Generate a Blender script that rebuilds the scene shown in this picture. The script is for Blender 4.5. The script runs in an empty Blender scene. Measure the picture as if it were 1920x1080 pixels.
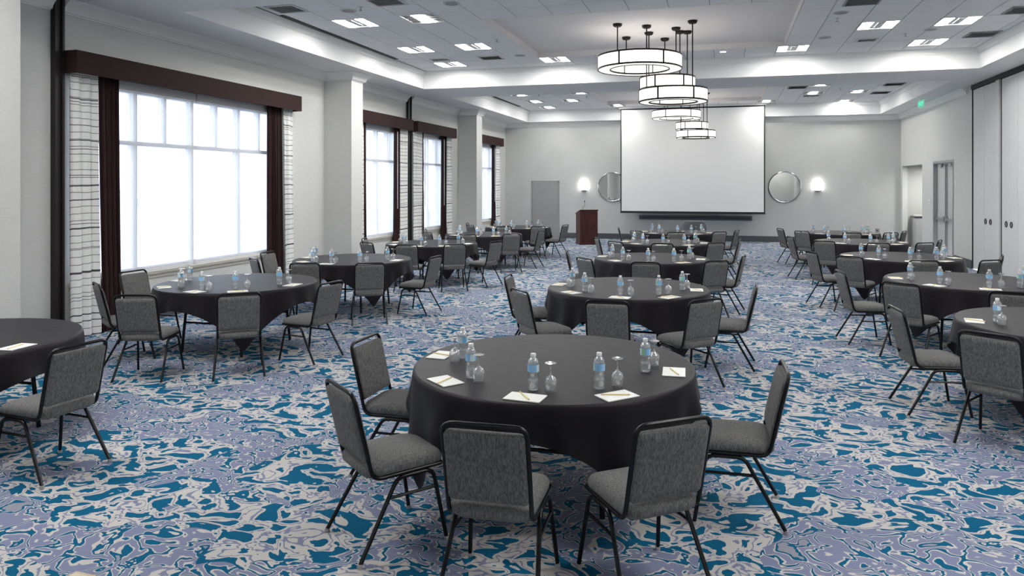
import bpy, math, random
from math import sin, cos, pi, radians, sqrt, hypot, atan2
random.seed(7)
S = bpy.context.scene
COL = S.collection

# ------------------------------------------------------------------ camera
CAM_H, YAW, FPX, CX, CY = 1.931, radians(14.94), 1337.0, 1004.0, 347.1
cd = bpy.data.cameras.new('camera'); cam = bpy.data.objects.new('camera', cd); COL.objects.link(cam)
cam.location = (0, 0, CAM_H); cam.rotation_euler = (radians(90), 0, YAW)
cd.sensor_width = 36; cd.lens = FPX / 1920 * 36
cd.shift_x = (960 - CX) / 1920; cd.shift_y = (CY - 540) / 1920
cd.clip_end = 500
S.camera = cam

# ------------------------------------------------------------------ world / exposure / lamp strengths
SKY_STRENGTH = 2.8
LENS_E, SHADE_E, SCONCE_E = 36.0, 1.25, 12.0
S.view_settings.view_transform = 'Standard'; S.view_settings.look = 'None'
S.view_settings.exposure = 1.14; S.view_settings.gamma = 1.0
S.view_settings.use_curve_mapping = False
w = bpy.data.worlds.new('world'); S.world = w; w.use_nodes = True
nt = w.node_tree; nt.nodes.clear()
_o = nt.nodes.new('ShaderNodeOutputWorld'); _b = nt.nodes.new('ShaderNodeBackground')
_b.inputs['Color'].default_value = (0.80, 0.88, 1.0, 1); _b.inputs['Strength'].default_value = SKY_STRENGTH
nt.links.new(_b.outputs[0], _o.inputs[0])
S.cycles.max_bounces = 9; S.cycles.diffuse_bounces = 5; S.cycles.transparent_max_bounces = 24
S.cycles.caustics_reflective = False; S.cycles.caustics_refractive = False
S.cycles.sample_clamp_indirect = 6.0

# ------------------------------------------------------------------ materials
def mat(name, col, rough=0.6, metal=0.0, spec=0.4, **kw):
    m = bpy.data.materials.new(name); m.use_nodes = True
    b = m.node_tree.nodes['Principled BSDF']
    b.inputs['Base Color'].default_value = (*col, 1); b.inputs['Roughness'].default_value = rough
    b.inputs['Metallic'].default_value = metal; b.inputs['Specular IOR Level'].default_value = spec
    for k, v in kw.items(): b.inputs[k].default_value = v
    return m
def N(m, t, **kw):
    n = m.node_tree.nodes.new('ShaderNode' + t)
    for k, v in kw.items():
        if k.startswith('i_'): n.inputs[k[2:]].default_value = v
        else: setattr(n, k, v)
    return n
def L(m, a, b): m.node_tree.links.new(a, b)
def bsdf(m): return m.node_tree.nodes['Principled BSDF']
def coords(m, kind='Object', scale=(1, 1, 1), loc=(0, 0, 0)):
    tc = N(m, 'TexCoord'); mp = N(m, 'Mapping'); mp.inputs['Scale'].default_value = scale
    mp.inputs['Location'].default_value = loc
    L(m, tc.outputs[kind], mp.inputs['Vector']); return mp.outputs['Vector']
def noise_mix(m, c1, c2, scale=(1, 1, 1), ns=5.0, detail=3.0, lo=0.35, hi=0.65, kind='Object', bump=0.0, bdist=0.002):
    v = coords(m, kind, scale); n = N(m, 'TexNoise'); n.inputs['Scale'].default_value = ns; n.inputs['Detail'].default_value = detail
    L(m, v, n.inputs['Vector'])
    r = N(m, 'ValToRGB'); r.color_ramp.elements[0].position = lo; r.color_ramp.elements[1].position = hi
    r.color_ramp.elements[0].color = (*c1, 1); r.color_ramp.elements[1].color = (*c2, 1)
    L(m, n.outputs['Fac'], r.inputs['Fac']); L(m, r.outputs['Color'], bsdf(m).inputs['Base Color'])
    if bump:
        b = N(m, 'Bump'); b.inputs['Strength'].default_value = bump; b.inputs['Distance'].default_value = bdist
        L(m, n.outputs['Fac'], b.inputs['Height']); L(m, b.outputs['Normal'], bsdf(m).inputs['Normal'])
    return m
def emit(name, col, strength):
    m = bpy.data.materials.new(name); m.use_nodes = True; n = m.node_tree; n.nodes.clear()
    o = n.nodes.new('ShaderNodeOutputMaterial'); e = n.nodes.new('ShaderNodeEmission')
    e.inputs['Color'].default_value = (*col, 1); e.inputs['Strength'].default_value = strength
    n.links.new(e.outputs[0], o.inputs[0]); return m

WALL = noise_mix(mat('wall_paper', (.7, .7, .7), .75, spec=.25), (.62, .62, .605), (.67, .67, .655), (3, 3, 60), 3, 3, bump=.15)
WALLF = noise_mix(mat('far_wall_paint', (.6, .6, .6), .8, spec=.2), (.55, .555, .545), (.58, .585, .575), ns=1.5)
PAINT = mat('white_ceiling_paint', (.80, .80, .805), .8, spec=.2)
TRIMW = mat('white_trim_paint', (.80, .80, .79), .5)
PANELC = mat('ceiling_panel_glow_tint', (.80, .765, .755), .85, spec=.1)  # warm pink chandelier glow put into the panel colour
TILE = noise_mix(mat('ceiling_tile_fibre', (.5, .5, .5), .95, spec=.1), (.77, .775, .785), (.83, .83, .84), ns=60, detail=4, bump=.25)
BASEB = mat('dark_grey_baseboard', (.085, .095, .105), .6)
DARKTRIM = mat('dark_brown_trim', (.014, .011, .012), .45)
SLOT = mat('dark_slot', (.01, .01, .012), .6)
BLACKM = mat('black_enamel', (.004, .004, .005), .25, spec=.35)
GLIDE = mat('grey_glide', (.45, .45, .46), .4, .3)
GREYM = mat('grey_metal', (.42, .42, .43), .35, .8)
CHROME = mat('chrome', (.42, .42, .43), .25, 1.0)
BRONZE = mat('dark_bronze', (.018, .015, .013), .5, .0, .2)
DOORG = mat('grey_door_paint', (.33, .33, .325), .55)
DOORL = mat('light_grey_door_paint', (.55, .56, .55), .45)
FRAMEW = mat('window_frame_white', (.72, .73, .76), .45)
SILL = mat('beige_sill', (.52, .49, .44), .5)
FOLDP = noise_mix(mat('folding_panel_vinyl', (.7, .7, .7), .6), (.66, .665, .67), (.71, .715, .72), (8, 8, 1), 6, 3)
VALM = noise_mix(mat('brown_valance_fabric', (.03, .015, .014), .75, spec=.2), (.028, .013, .012), (.040, .020, .019), ns=160, detail=2)
DRAPE = noise_mix(mat('dark_brown_drape', (.03, .014, .014), .8, spec=.2), (.026, .012, .013), (.042, .020, .020), (30, 30, 1), 3)
FABRIC = noise_mix(mat('grey_heather_fabric', (.2, .2, .2), .95, spec=.15, **{'Sheen Weight': .03}), (.092, .092, .094), (.205, .203, .197), (170, 170, 26), 1.0, 4, bump=.3)
CLOTH = mat('black_tablecloth', (.0046, .0042, .0062), .52, spec=.28, **{'Sheen Weight': .06, 'Sheen Roughness': .4})
def cloth_relief():
    m = CLOTH; v = coords(m, 'Object'); sp = N(m, 'SeparateXYZ'); L(m, v, sp.inputs[0])
    hs = []
    for ax in ('X', 'Y'):
        a = N(m, 'Math', operation='PINGPONG'); a.inputs[1].default_value = .274; L(m, sp.outputs[ax], a.inputs[0])
        b = N(m, 'Math', operation='LESS_THAN'); b.inputs[1].default_value = .006; L(m, a.outputs[0], b.inputs[0]); hs.append(b)
    mx = N(m, 'Math', operation='MAXIMUM'); L(m, hs[0].outputs[0], mx.inputs[0]); L(m, hs[1].outputs[0], mx.inputs[1])
    n = N(m, 'TexNoise'); n.inputs['Scale'].default_value = 7; L(m, v, n.inputs['Vector'])
    ad = N(m, 'Math', operation='ADD'); L(m, mx.outputs[0], ad.inputs[0]); L(m, n.outputs['Fac'], ad.inputs[1])
    bp = N(m, 'Bump'); bp.inputs['Strength'].default_value = .35; bp.inputs['Distance'].default_value = .006
    L(m, ad.outputs[0], bp.inputs['Height']); L(m, bp.outputs['Normal'], bsdf(m).inputs['Normal'])
    bsdf(m).inputs['Specular Tint'].default_value = (1.0, .90, 1.0, 1)
cloth_relief()
WOODT = mat('plywood', (.25, .16, .09), .6)
MAHOG = noise_mix(mat('mahogany_veneer', (.06, .015, .012), .35), (.035, .009, .008), (.085, .022, .016), (6, 6, .8), 6, 5)
PAPER = mat('white_paper', (.86, .86, .83), .7)
PENCIL = mat('yellow_pencil', (.80, .68, .34), .45)
PENTIP = mat('pencil_tip', (.55, .38, .25), .6)
ERASER = mat('pink_eraser', (.72, .55, .50), .7)
CAPW = mat('white_cap', (.82, .84, .85), .35)
MIRROR = mat('mirror_glass', (.86, .87, .86), .02, 1.0)
SCREENW = mat('screen_white', (.86, .86, .85), .9, spec=.1)
BLK = mat('black_border', (.008, .008, .009), .6)
PLASTICW = mat('white_plastic', (.75, .75, .74), .4)
VENTM = mat('vent_grey', (.28, .28, .29), .5)
VENTL = mat('vent_light', (.6, .6, .61), .5)
CREAM = mat('cream_laminate', (.72, .64, .45), .5)
TAN = mat('tan_edge', (.62, .50, .36), .5)
VFLOOR = mat('dark_grey_tile', (.10, .105, .11), .5)
COUNTERT = mat('dark_counter', (.03, .03, .035), .3)
COUNTERB = mat('counter_body', (.50, .50, .51), .5)
TOWEL = mat('white_towel', (.85, .84, .82), .9)
GRASS = noise_mix(mat('outdoor_ground', (.4, .42, .38), .9), (.30, .32, .30), (.62, .62, .60), ns=.15)
HILL = noise_mix(mat('hazy_trees', (.4, .43, .46), .95), (.26, .28, .32), (.34, .36, .40), ns=.2)
LENS = emit('lamp_lens', (1.0, .985, .95), LENS_E)
SHADE = emit('chandelier_shade', (1.0, .97, .93), SHADE_E)
SCON = emit('sconce_glow', (1.0, .97, .92), SCONCE_E)
EXITG = emit('exit_green', (.05, .75, .42), .8)
EXITW = emit('exit_panel', (.35, .75, .6), .30)

def clear_mat(name, tint, diff=.08, gl=.10):
    """thin clear plastic / glass: see-through with reflections at grazing angles"""
    m = bpy.data.materials.new(name); m.use_nodes = True; n = m.node_tree; n.nodes.clear()
    o = n.nodes.new('ShaderNodeOutputMaterial'); tr = n.nodes.new('ShaderNodeBsdfTransparent'); gs = n.nodes.new('ShaderNodeBsdfGlossy')
    df = n.nodes.new('ShaderNodeBsdfDiffuse'); lw = n.nodes.new('ShaderNodeLayerWeight'); m1 = n.nodes.new('ShaderNodeMixShader'); m2 = n.nodes.new('ShaderNodeMixShader')
    tr.inputs['Color'].default_value = (*tint, 1); gs.inputs['Roughness'].default_value = .06; df.inputs['Color'].default_value = (.9, .92, .95, 1)
    lw.inputs['Blend'].default_value = .45
    mp = n.nodes.new('ShaderNodeMath'); mp.operation = 'MULTIPLY_ADD'; mp.inputs[1].default_value = .75; mp.inputs[2].default_value = gl; mp.use_clamp = True
    n.links.new(lw.outputs['Facing'], mp.inputs[0]); n.links.new(mp.outputs[0], m2.inputs[0])
    m1.inputs[0].default_value = diff
    n.links.new(tr.outputs[0], m1.inputs[1]); n.links.new(df.outputs[0], m1.inputs[2])
    n.links.new(m1.outputs[0], m2.inputs[1]); n.links.new(gs.outputs[0], m2.inputs[2]); n.links.new(m2.outputs[0], o.inputs[0])
    return m
PET = clear_mat('clear_bottle_plastic', (.95, .975, .99), .26, .12)
GLASS = clear_mat('drinking_glass', (.97, .98, .99), .20, .12)
PANE = clear_mat('window_glass', (.97, .98, .99), .0, .04)

def shade_fabric():
    m = bpy.data.materials.new('sheer_shade_fabric'); m.use_nodes = True; n = m.node_tree; n.nodes.clear()
    o = n.nodes.new('ShaderNodeOutputMaterial'); tr = n.nodes.new('ShaderNodeBsdfTransparent'); tl = n.nodes.new('ShaderNodeBsdfTranslucent')
    df = n.nodes.new('ShaderNodeBsdfDiffuse'); a = n.nodes.new('ShaderNodeMixShader'); b = n.nodes.new('ShaderNodeMixShader')
    tl.inputs['Color'].default_value = (.92, .93, .97, 1); df.inputs['Color'].default_value = (.85, .86, .9, 1)
    a.inputs[0].default_value = .3; b.inputs[0].default_value = .26
    n.links.new(tl.outputs[0], a.inputs[1]); n.links.new(df.outputs[0], a.inputs[2])
    n.links.new(tr.outputs[0], b.inputs[1]); n.links.new(a.outputs[0], b.inputs[2]); n.links.new(b.outputs[0], o.inputs[0])
    return m
SHEER = shade_fabric()

def stripe_mat():
    m = mat('white_striped_curtain', (.8, .8, .8), .85, spec=.15)
    v = coords(m, 'Object'); nz = N(m, 'TexNoise'); nz.inputs['Scale'].default_value = 1.3; L(m, v, nz.inputs['Vector'])
    sp = N(m, 'SeparateXYZ'); L(m, v, sp.inputs[0])
    ad = N(m, 'Math', operation='MULTIPLY_ADD'); ad.inputs[1].default_value = .10; L(m, nz.outputs['Fac'], ad.inputs[0]); L(m, sp.outputs['Z'], ad.inputs[2])
    def line(period, width, off):
        o = N(m, 'Math', operation='ADD'); o.inputs[1].default_value = off + 5; L(m, ad.outputs[0], o.inputs[0])
        a = N(m, 'Math', operation='PINGPONG'); a.inputs[1].default_value = period / 2; L(m, o.outputs[0], a.inputs[0])
        b = N(m, 'Math', operation='LESS_THAN'); b.inputs[1].default_value = width; L(m, a.outputs[0], b.inputs[0]); return b.outputs[0]
    l1 = line(.092, .0045, 0); l2 = line(.55, .0065, .17); l3 = line(.31, .004, .02)
    mx = N(m, 'Math', operation='MAXIMUM'); L(m, l2, mx.inputs[0]); L(m, l3, mx.inputs[1])
    c1 = N(m, 'MixRGB'); c1.inputs[1].default_value = (.87, .87, .85, 1); c1.inputs[2].default_value = (.22, .22, .24, 1); L(m, l1, c1.inputs[0])
    c2 = N(m, 'MixRGB'); c2.inputs[2].default_value = (.06, .06, .075, 1); L(m, mx.outputs[0], c2.inputs[0]); L(m, c1.outputs[0], c2.inputs[1])
    L(m, c2.outputs[0], bsdf(m).inputs['Base Color']); return m
STRIPE = stripe_mat()

def carpet_mat():
    m = mat('patterned_carpet', (.3, .3, .4), .95, spec=.1)
    tc = N(m, 'TexCoord'); P = tc.outputs['Object']
    wn = N(m, 'TexNoise'); wn.inputs['Scale'].default_value = 2.1; wn.inputs['Detail'].default_value = 2; L(m, P, wn.inputs['Vector'])
    sb = N(m, 'VectorMath', operation='SUBTRACT'); sb.inputs[1].default_value = (.5, .5, .5); L(m, wn.outputs['Color'], sb.inputs[0])
    sc = N(m, 'VectorMath', operation='SCALE'); sc.inputs['Scale'].default_value = .35; L(m, sb.outputs[0], sc.inputs[0])
    ad = N(m, 'VectorMath', operation='ADD'); L(m, P, ad.inputs[0]); L(m, sc.outputs[0], ad.inputs[1])
    mp = N(m, 'Mapping'); mp.inputs['Scale'].default_value = (.95, 1.25, 1); mp.inputs['Rotation'].default_value = (0, 0, .35); L(m, ad.outputs[0], mp.inputs['Vector'])
    def noi(scale, det, dist, off, rough=.5):
        mm = N(m, 'Mapping'); mm.inputs['Location'].default_value = off; L(m, mp.outputs[0], mm.inputs['Vector'])
        n = N(m, 'TexNoise'); n.inputs['Scale'].default_value = scale; n.inputs['Detail'].default_value = det; n.inputs['Distortion'].default_value = dist
        n.inputs['Roughness'].default_value = rough
        L(m, mm.outputs[0], n.inputs['Vector']); return n.outputs['Fac']
    LAV, LAV2, TEAL, CRM = (.21, .232, .352), (.27, .28, .34), (.004, .105, .205), (.53, .515, .495)
    def ramp(src, stops):
        r = N(m, 'ValToRGB'); cr = r.color_ramp; cr.interpolation = 'CONSTANT'
        while len(cr.elements) < len(stops): cr.elements.new(.5)
        for e, (p, c) in zip(cr.elements, stops): e.position = p; e.color = (*c, 1)
        L(m, src, r.inputs['Fac']); return r.outputs['Color']
    a = noi(5.4, 2.6, .30, (0, 0, 0), .46); b = noi(5.8, 2.6, .35, (7, 3, 0), .46); c = noi(1.25, 2.2, .4, (2, 9, 0))
    # lavender ground with teal veins edged in cream; teal-and-cream ground with dense blotches
    ra = ramp(a, [(0, TEAL), (.34, CRM), (.37, LAV), (.455, CRM), (.474, TEAL), (.512, CRM), (.535, LAV), (.62, CRM), (.64, TEAL), (.68, LAV2)])
    rb = ramp(b, [(0, TEAL), (.40, CRM), (.465, LAV), (.495, CRM), (.548, TEAL), (.70, CRM)])
    st = N(m, 'Math', operation='GREATER_THAN'); st.inputs[1].default_value = .475; L(m, c, st.inputs[0])
    mx = N(m, 'MixRGB'); L(m, st.outputs[0], mx.inputs[0]); L(m, ra, mx.inputs[1]); L(m, rb, mx.inputs[2])
    pn = N(m, 'TexNoise'); pn.inputs['Scale'].default_value = 160; pn.inputs['Detail'].default_value = 2; L(m, P, pn.inputs['Vector'])
    pr_ = N(m, 'ValToRGB'); pr_.color_ramp.elements[0].color = (.82, .82, .82, 1); pr_.color_ramp.elements[1].color = (1.12, 1.12, 1.12, 1)
    L(m, pn.outputs['Fac'], pr_.inputs['Fac'])
    mu = N(m, 'MixRGB', blend_type='MULTIPLY'); mu.inputs[0].default_value = 1; L(m, mx.outputs[0], mu.inputs[1]); L(m, pr_.outputs['Color'], mu.inputs[2])
    L(m, mu.outputs[0], bsdf(m).inputs['Base Color'])
    bp = N(m, 'Bump'); bp.inputs['Strength'].default_value = .4; bp.inputs['Distance'].default_value = .004
    L(m, pn.outputs['Fac'], bp.inputs['Height']); L(m, bp.outputs['Normal'], bsdf(m).inputs['Normal'])
    return m
CARPET = carpet_mat()

def label_mat():
    m = mat('bottle_label', (.2, .45, .8), .4)
    v = coords(m, 'Object'); sp = N(m, 'SeparateXYZ'); L(m, v, sp.inputs[0])
    an = N(m, 'Math', operation='ARCTAN2'); L(m, sp.outputs['Y'], an.inputs[0]); L(m, sp.outputs['X'], an.inputs[1])
    r = N(m, 'ValToRGB'); r.color_ramp.interpolation = 'CONSTANT'; cr = r.color_ramp
    mr = N(m, 'MapRange'); mr.inputs['From Min'].default_value = -pi; mr.inputs['From Max'].default_value = pi; L(m, an.outputs[0], mr.inputs['Value'])
    stops = [(0, (.30, .58, .88)), (.28, (.70, .85, .95)), (.44, (.20, .50, .84)), (.58, (.62, .82, .94)), (.82, (.36, .70, .36)), (.92, (.30, .58, .88))]
    while len(cr.elements) < len(stops): cr.elements.new(.5)
    for e, (p, c) in zip(cr.elements, stops): e.position = p; e.color = (*c, 1)
    L(m, mr.outputs[0], r.inputs['Fac']); L(m, r.outputs['Color'], bsdf(m).inputs['Base Color']); return m
LABELM = label_mat()

# ------------------------------------------------------------------ mesh helpers
class MB:
    def __init__(s): s.v = []; s.f = []
    def add(s, vs, fs):
        o = len(s.v); s.v += [tuple(p) for p in vs]; s.f += [tuple(i + o for i in f) for f in fs]; return s
    def box(s, x0, x1, y0, y1, z0, z1):
        x0, x1 = sorted((x0, x1)); y0, y1 = sorted((y0, y1)); z0, z1 = sorted((z0, z1))
        return s.add([(x0, y0, z0), (x1, y0, z0), (x1, y1, z0), (x0, y1, z0), (x0, y0, z1), (x1, y0, z1), (x1, y1, z1), (x0, y1, z1)],
                     [(0, 3, 2, 1), (4, 5, 6, 7), (0, 1, 5, 4), (1, 2, 6, 5), (2, 3, 7, 6), (3, 0, 4, 7)])
    def lathe(s, prof, n=24, c=(0, 0, 0), axis='Z', closed=False):
        vs = []; m = len(prof)
        for k in range(n):
            a = 2 * pi * k / n
            for r, h in prof:
                p = (r * cos(a), r * sin(a), h)
                if axis == 'Y': p = (p[0], -p[2], p[1])
                if axis == 'X': p = (p[2], p[0], p[1])
                vs.append((p[0] + c[0], p[1] + c[1], p[2] + c[2]))
        fs = []
        for k in range(n):
            k2 = (k + 1) % n
            for i in range(m if closed else m - 1):
                j = (i + 1) % m
                fs.append((k * m + i, k2 * m + i, k2 * m + j, k * m + j))
        return s.add(vs, fs)
    def tube(s, path, r, n=8, closed=False, caps=True):
        import mathutils
        V = [mathutils.Vector(p) for p in path]; m = len(V); rings = []
        prevn = None
        for i in range(m):
            if closed: t = (V[(i + 1) % m] - V[i - 1]).normalized()
            else: t = (V[min(i + 1, m - 1)] - V[max(i - 1, 0)]).normalized()
            if prevn is None:
                u = mathutils.Vector((0, 0, 1)) if abs(t.z) < .9 else mathutils.Vector((1, 0, 0))
                nn = t.cross(u).normalized()
            else: nn = (prevn - t * prevn.dot(t)).normalized()
            prevn = nn; bb = t.cross(nn)
            rings.append([V[i] + nn * (r * cos(2 * pi * k / n)) + bb * (r * sin(2 * pi * k / n)) for k in range(n)])
        vs = [p for q in rings for p in q]; fs = []
        for i in range(m if closed else m - 1):
            j = (i + 1) % m
            for k in range(n): fs.append((i * n + k, i * n + (k + 1) % n, j * n + (k + 1) % n, j * n + k))
        if caps and not closed: fs.append(tuple(range(n))[::-1]); fs.append(tuple((m - 1) * n + k for k in range(n)))
        return s.add(vs, fs)
    def loft(s, rings, cap=True):
        n = len(rings[0]); vs = [p for r in rings for p in r]; fs = []
        for i in range(len(rings) - 1):
            for k in range(n): fs.append((i * n + k, i * n + (k + 1) % n, (i + 1) * n + (k + 1) % n, (i + 1) * n + k))
        if cap: fs.append(tuple(range(n))[::-1]); fs.append(tuple((len(rings) - 1) * n + k for k in range(n)))
        return s.add(vs, fs)
    def xf(s, fn): s.v = [fn(*p) for p in s.v]; return s
    def mesh(s, name, m, smooth=None):
        me = bpy.data.meshes.new(name); me.from_pydata(s.v, [], s.f); me.materials.append(m)
        if smooth is not None:
            me.polygons.foreach_set('use_smooth', [True] * len(me.polygons)); me.set_sharp_from_angle(angle=radians(smooth))
        me.update(); return me
    def obj(s, name, m, parent=None, smooth=None, loc=None):
        return link(name, s.mesh(name, m, smooth), parent, loc)
def link(name, data, parent=None, loc=None):
    o = bpy.data.objects.new(name, data); COL.objects.link(o)
    if parent: o.parent = parent
    if loc: o.location = loc
    return o
def tag(o, label, cat, group=None, kind=None):
    o['label'] = label; o['category'] = cat
    if group: o['group'] = group
    if kind: o['kind'] = kind
    return o
def thing(name, label, cat, loc=(0, 0, 0), rz=0, group=None, kind=None):
    o = link(name, None, None, loc); o.rotation_euler = (0, 0, rz); o.empty_display_size = .1
    return tag(o, label, cat, group, kind)
def dup(o, parent=None):
    c = o.copy(); COL.objects.link(c)
    if parent: c.parent = parent
    for ch in list(o.children): dup(ch, c)
    return c
def rrect(w, d, r, z, n=5, bow=0):
    pts = []
    for cxs, cys, a0 in ((1, 1, 0), (-1, 1, 90), (-1, -1, 180), (1, -1, 270)):
        for k in range(n):
            a = radians(a0 + 90 * k / (n - 1)); pts.append((cxs * (w / 2 - r) + r * cos(a), cys * (d / 2 - r) + r * sin(a), z))
    return pts
def smoothpath(pts, rad, k=4):
    """round the inner corners of a polyline"""
    import mathutils
    V = [mathutils.Vector(p) for p in pts]; out = [V[0]]
    for i in range(1, len(V) - 1):
        a = (V[i - 1] - V[i]); b = (V[i + 1] - V[i]); t = min(rad, a.length * .49, b.length * .49)
        p = V[i] + a.normalized() * t; q = V[i] + b.normalized() * t
        for j in range(k + 1):
            u = j / k; out.append(p * (1 - u) ** 2 + V[i] * 2 * u * (1 - u) + q * u * u)
    out.append(V[-1]); return [tuple(p) for p in out]
def sweep(mb, path, prof, closed=False):
    """profile (offset to the right of travel, z) swept along a 2-D path with mitred corners"""
    m = len(path); rings = []
    for i in range(m):
        def nrm(a, b):
            dx, dy = b[0] - a[0], b[1] - a[1]; l = hypot(dx, dy); return (dy / l, -dx / l)
        n1 = nrm(path[i - 1], path[i]) if (i > 0 or closed) else None
        n2 = nrm(path[i], path[(i + 1) % m]) if (i < m - 1 or closed) else None
        if n1 is None: nx, ny = n2
        elif n2 is None: nx, ny = n1
        else:
            bx, by = n1[0] + n2[0], n1[1] + n2[1]; k = 2 / (bx * bx + by * by); nx, ny = bx * k, by * k
        rings.append([(path[i][0] + nx * o, path[i][1] + ny * o, z) for o, z in prof])
    n = len(prof); vs = [p for r in rings for p in r]; fs = []
    for i in range(m if closed else m - 1):
        j = (i + 1) % m
        for k in range(n): fs.append((i * n + k, i * n + (k + 1) % n, j * n + (k + 1) % n, j * n + k))
    if not closed: fs += [tuple(range(n)), tuple((m - 1) * n + k for k in range(n))[::-1]]
    mb.add(vs, fs); return mb
def proj(x, y, z):
    X = x * cos(YAW) + y * sin(YAW); Z = -x * sin(YAW) + y * cos(YAW)
    return (9999, 9999) if Z < .2 else (CX + FPX * X / Z, CY - FPX * (z - CAM_H) / Z)

# ================================================================== ROOM SHELL
XL, XR, YN, YF, ZS, ZT = -7.96, 5.50, -9.0, 25.47, 4.23, 4.64
PX = -7.34                                             # inner face of the pilasters
def struct(name, mb, m, label, cat, parent=None, smooth=None):
    o = mb.obj(name, m, parent, smooth)
    if parent is None: tag(o, label, cat, kind='structure')
    return o
struct('floor', MB().box(-8.3, XR, YN, YF, -.15, 0), CARPET, 'blue, lavender and cream patterned carpet floor of the hall', 'floor')

WINS = [(7.16, 11.58), (14.40, 16.60), (17.40, 19.60), (22.10, 24.30)]
WZ0, WZ1 = .70, 3.36
wl = MB(); ys = sorted(WINS); y = YN
for a, b in ys:
    wl.box(-8.3, XL, y, a, 0, ZS); wl.box(-8.3, XL, a, b, 0, WZ0); wl.box(-8.3, XL, a, b, WZ1, ZS); y = b
wl.box(-8.3, XL, y, YF, 0, ZS)
wleft = struct('wall_left', wl, WALL, 'pale grey papered window wall on the left', 'wall')
PILS = [(5.42, 5.99), (13.02, 13.49), (20.55, 21.05)]
for a, b in PILS: MB().box(XL, PX, a, b, 0, ZS).obj('pilaster', WALL, wleft)
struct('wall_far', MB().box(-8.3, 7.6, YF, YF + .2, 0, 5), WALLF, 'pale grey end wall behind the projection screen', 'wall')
struct('wall_near', MB().box(-8.3, 7.6, YN - .2, YN, 0, 5), WALL, 'pale grey wall behind the camera', 'wall')
wr = MB()
wr.box(XR, XR + .15, 18.52, 19.90, 0, ZS); wr.box(XR, XR + .15, 21.70, 22.86, 0, ZS); wr.box(XR, XR + .15, 25.25, YF, 0, ZS)
wr.box(XR, XR + .15, 19.90, 21.70, 2.575, ZS); wr.box(XR, XR + .15, 22.86, 25.25, 2.54, ZS)
wr.box(XR, XR + .15, YN, 15.0, 0, ZS); wr.box(XR + .10, XR + .15, 15.0, 18.52, 0, ZS)
struct('wall_right', wr, WALL, 'pale grey right-hand wall with a doorway and an alcove', 'wall')
# alcove beyond the opening in the right wall
al = MB(); al.box(XR + .15, 7.5, YF - .02, YF, 0, 2.6); al.box(7.5, 7.6, 22.3, YF, 0, 2.6); al.box(XR + .15, 7.5, 22.2, 22.3, 0, 2.6); al.box(XR + .15, 7.5, 22.3, YF, 2.56, 2.66)
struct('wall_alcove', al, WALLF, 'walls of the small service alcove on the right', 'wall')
struct('floor_alcove', MB().box(XR, 7.5, 22.3, YF - .02, -.15, .002), VFLOOR, 'dark grey floor of the small service alcove', 'floor')

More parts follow.
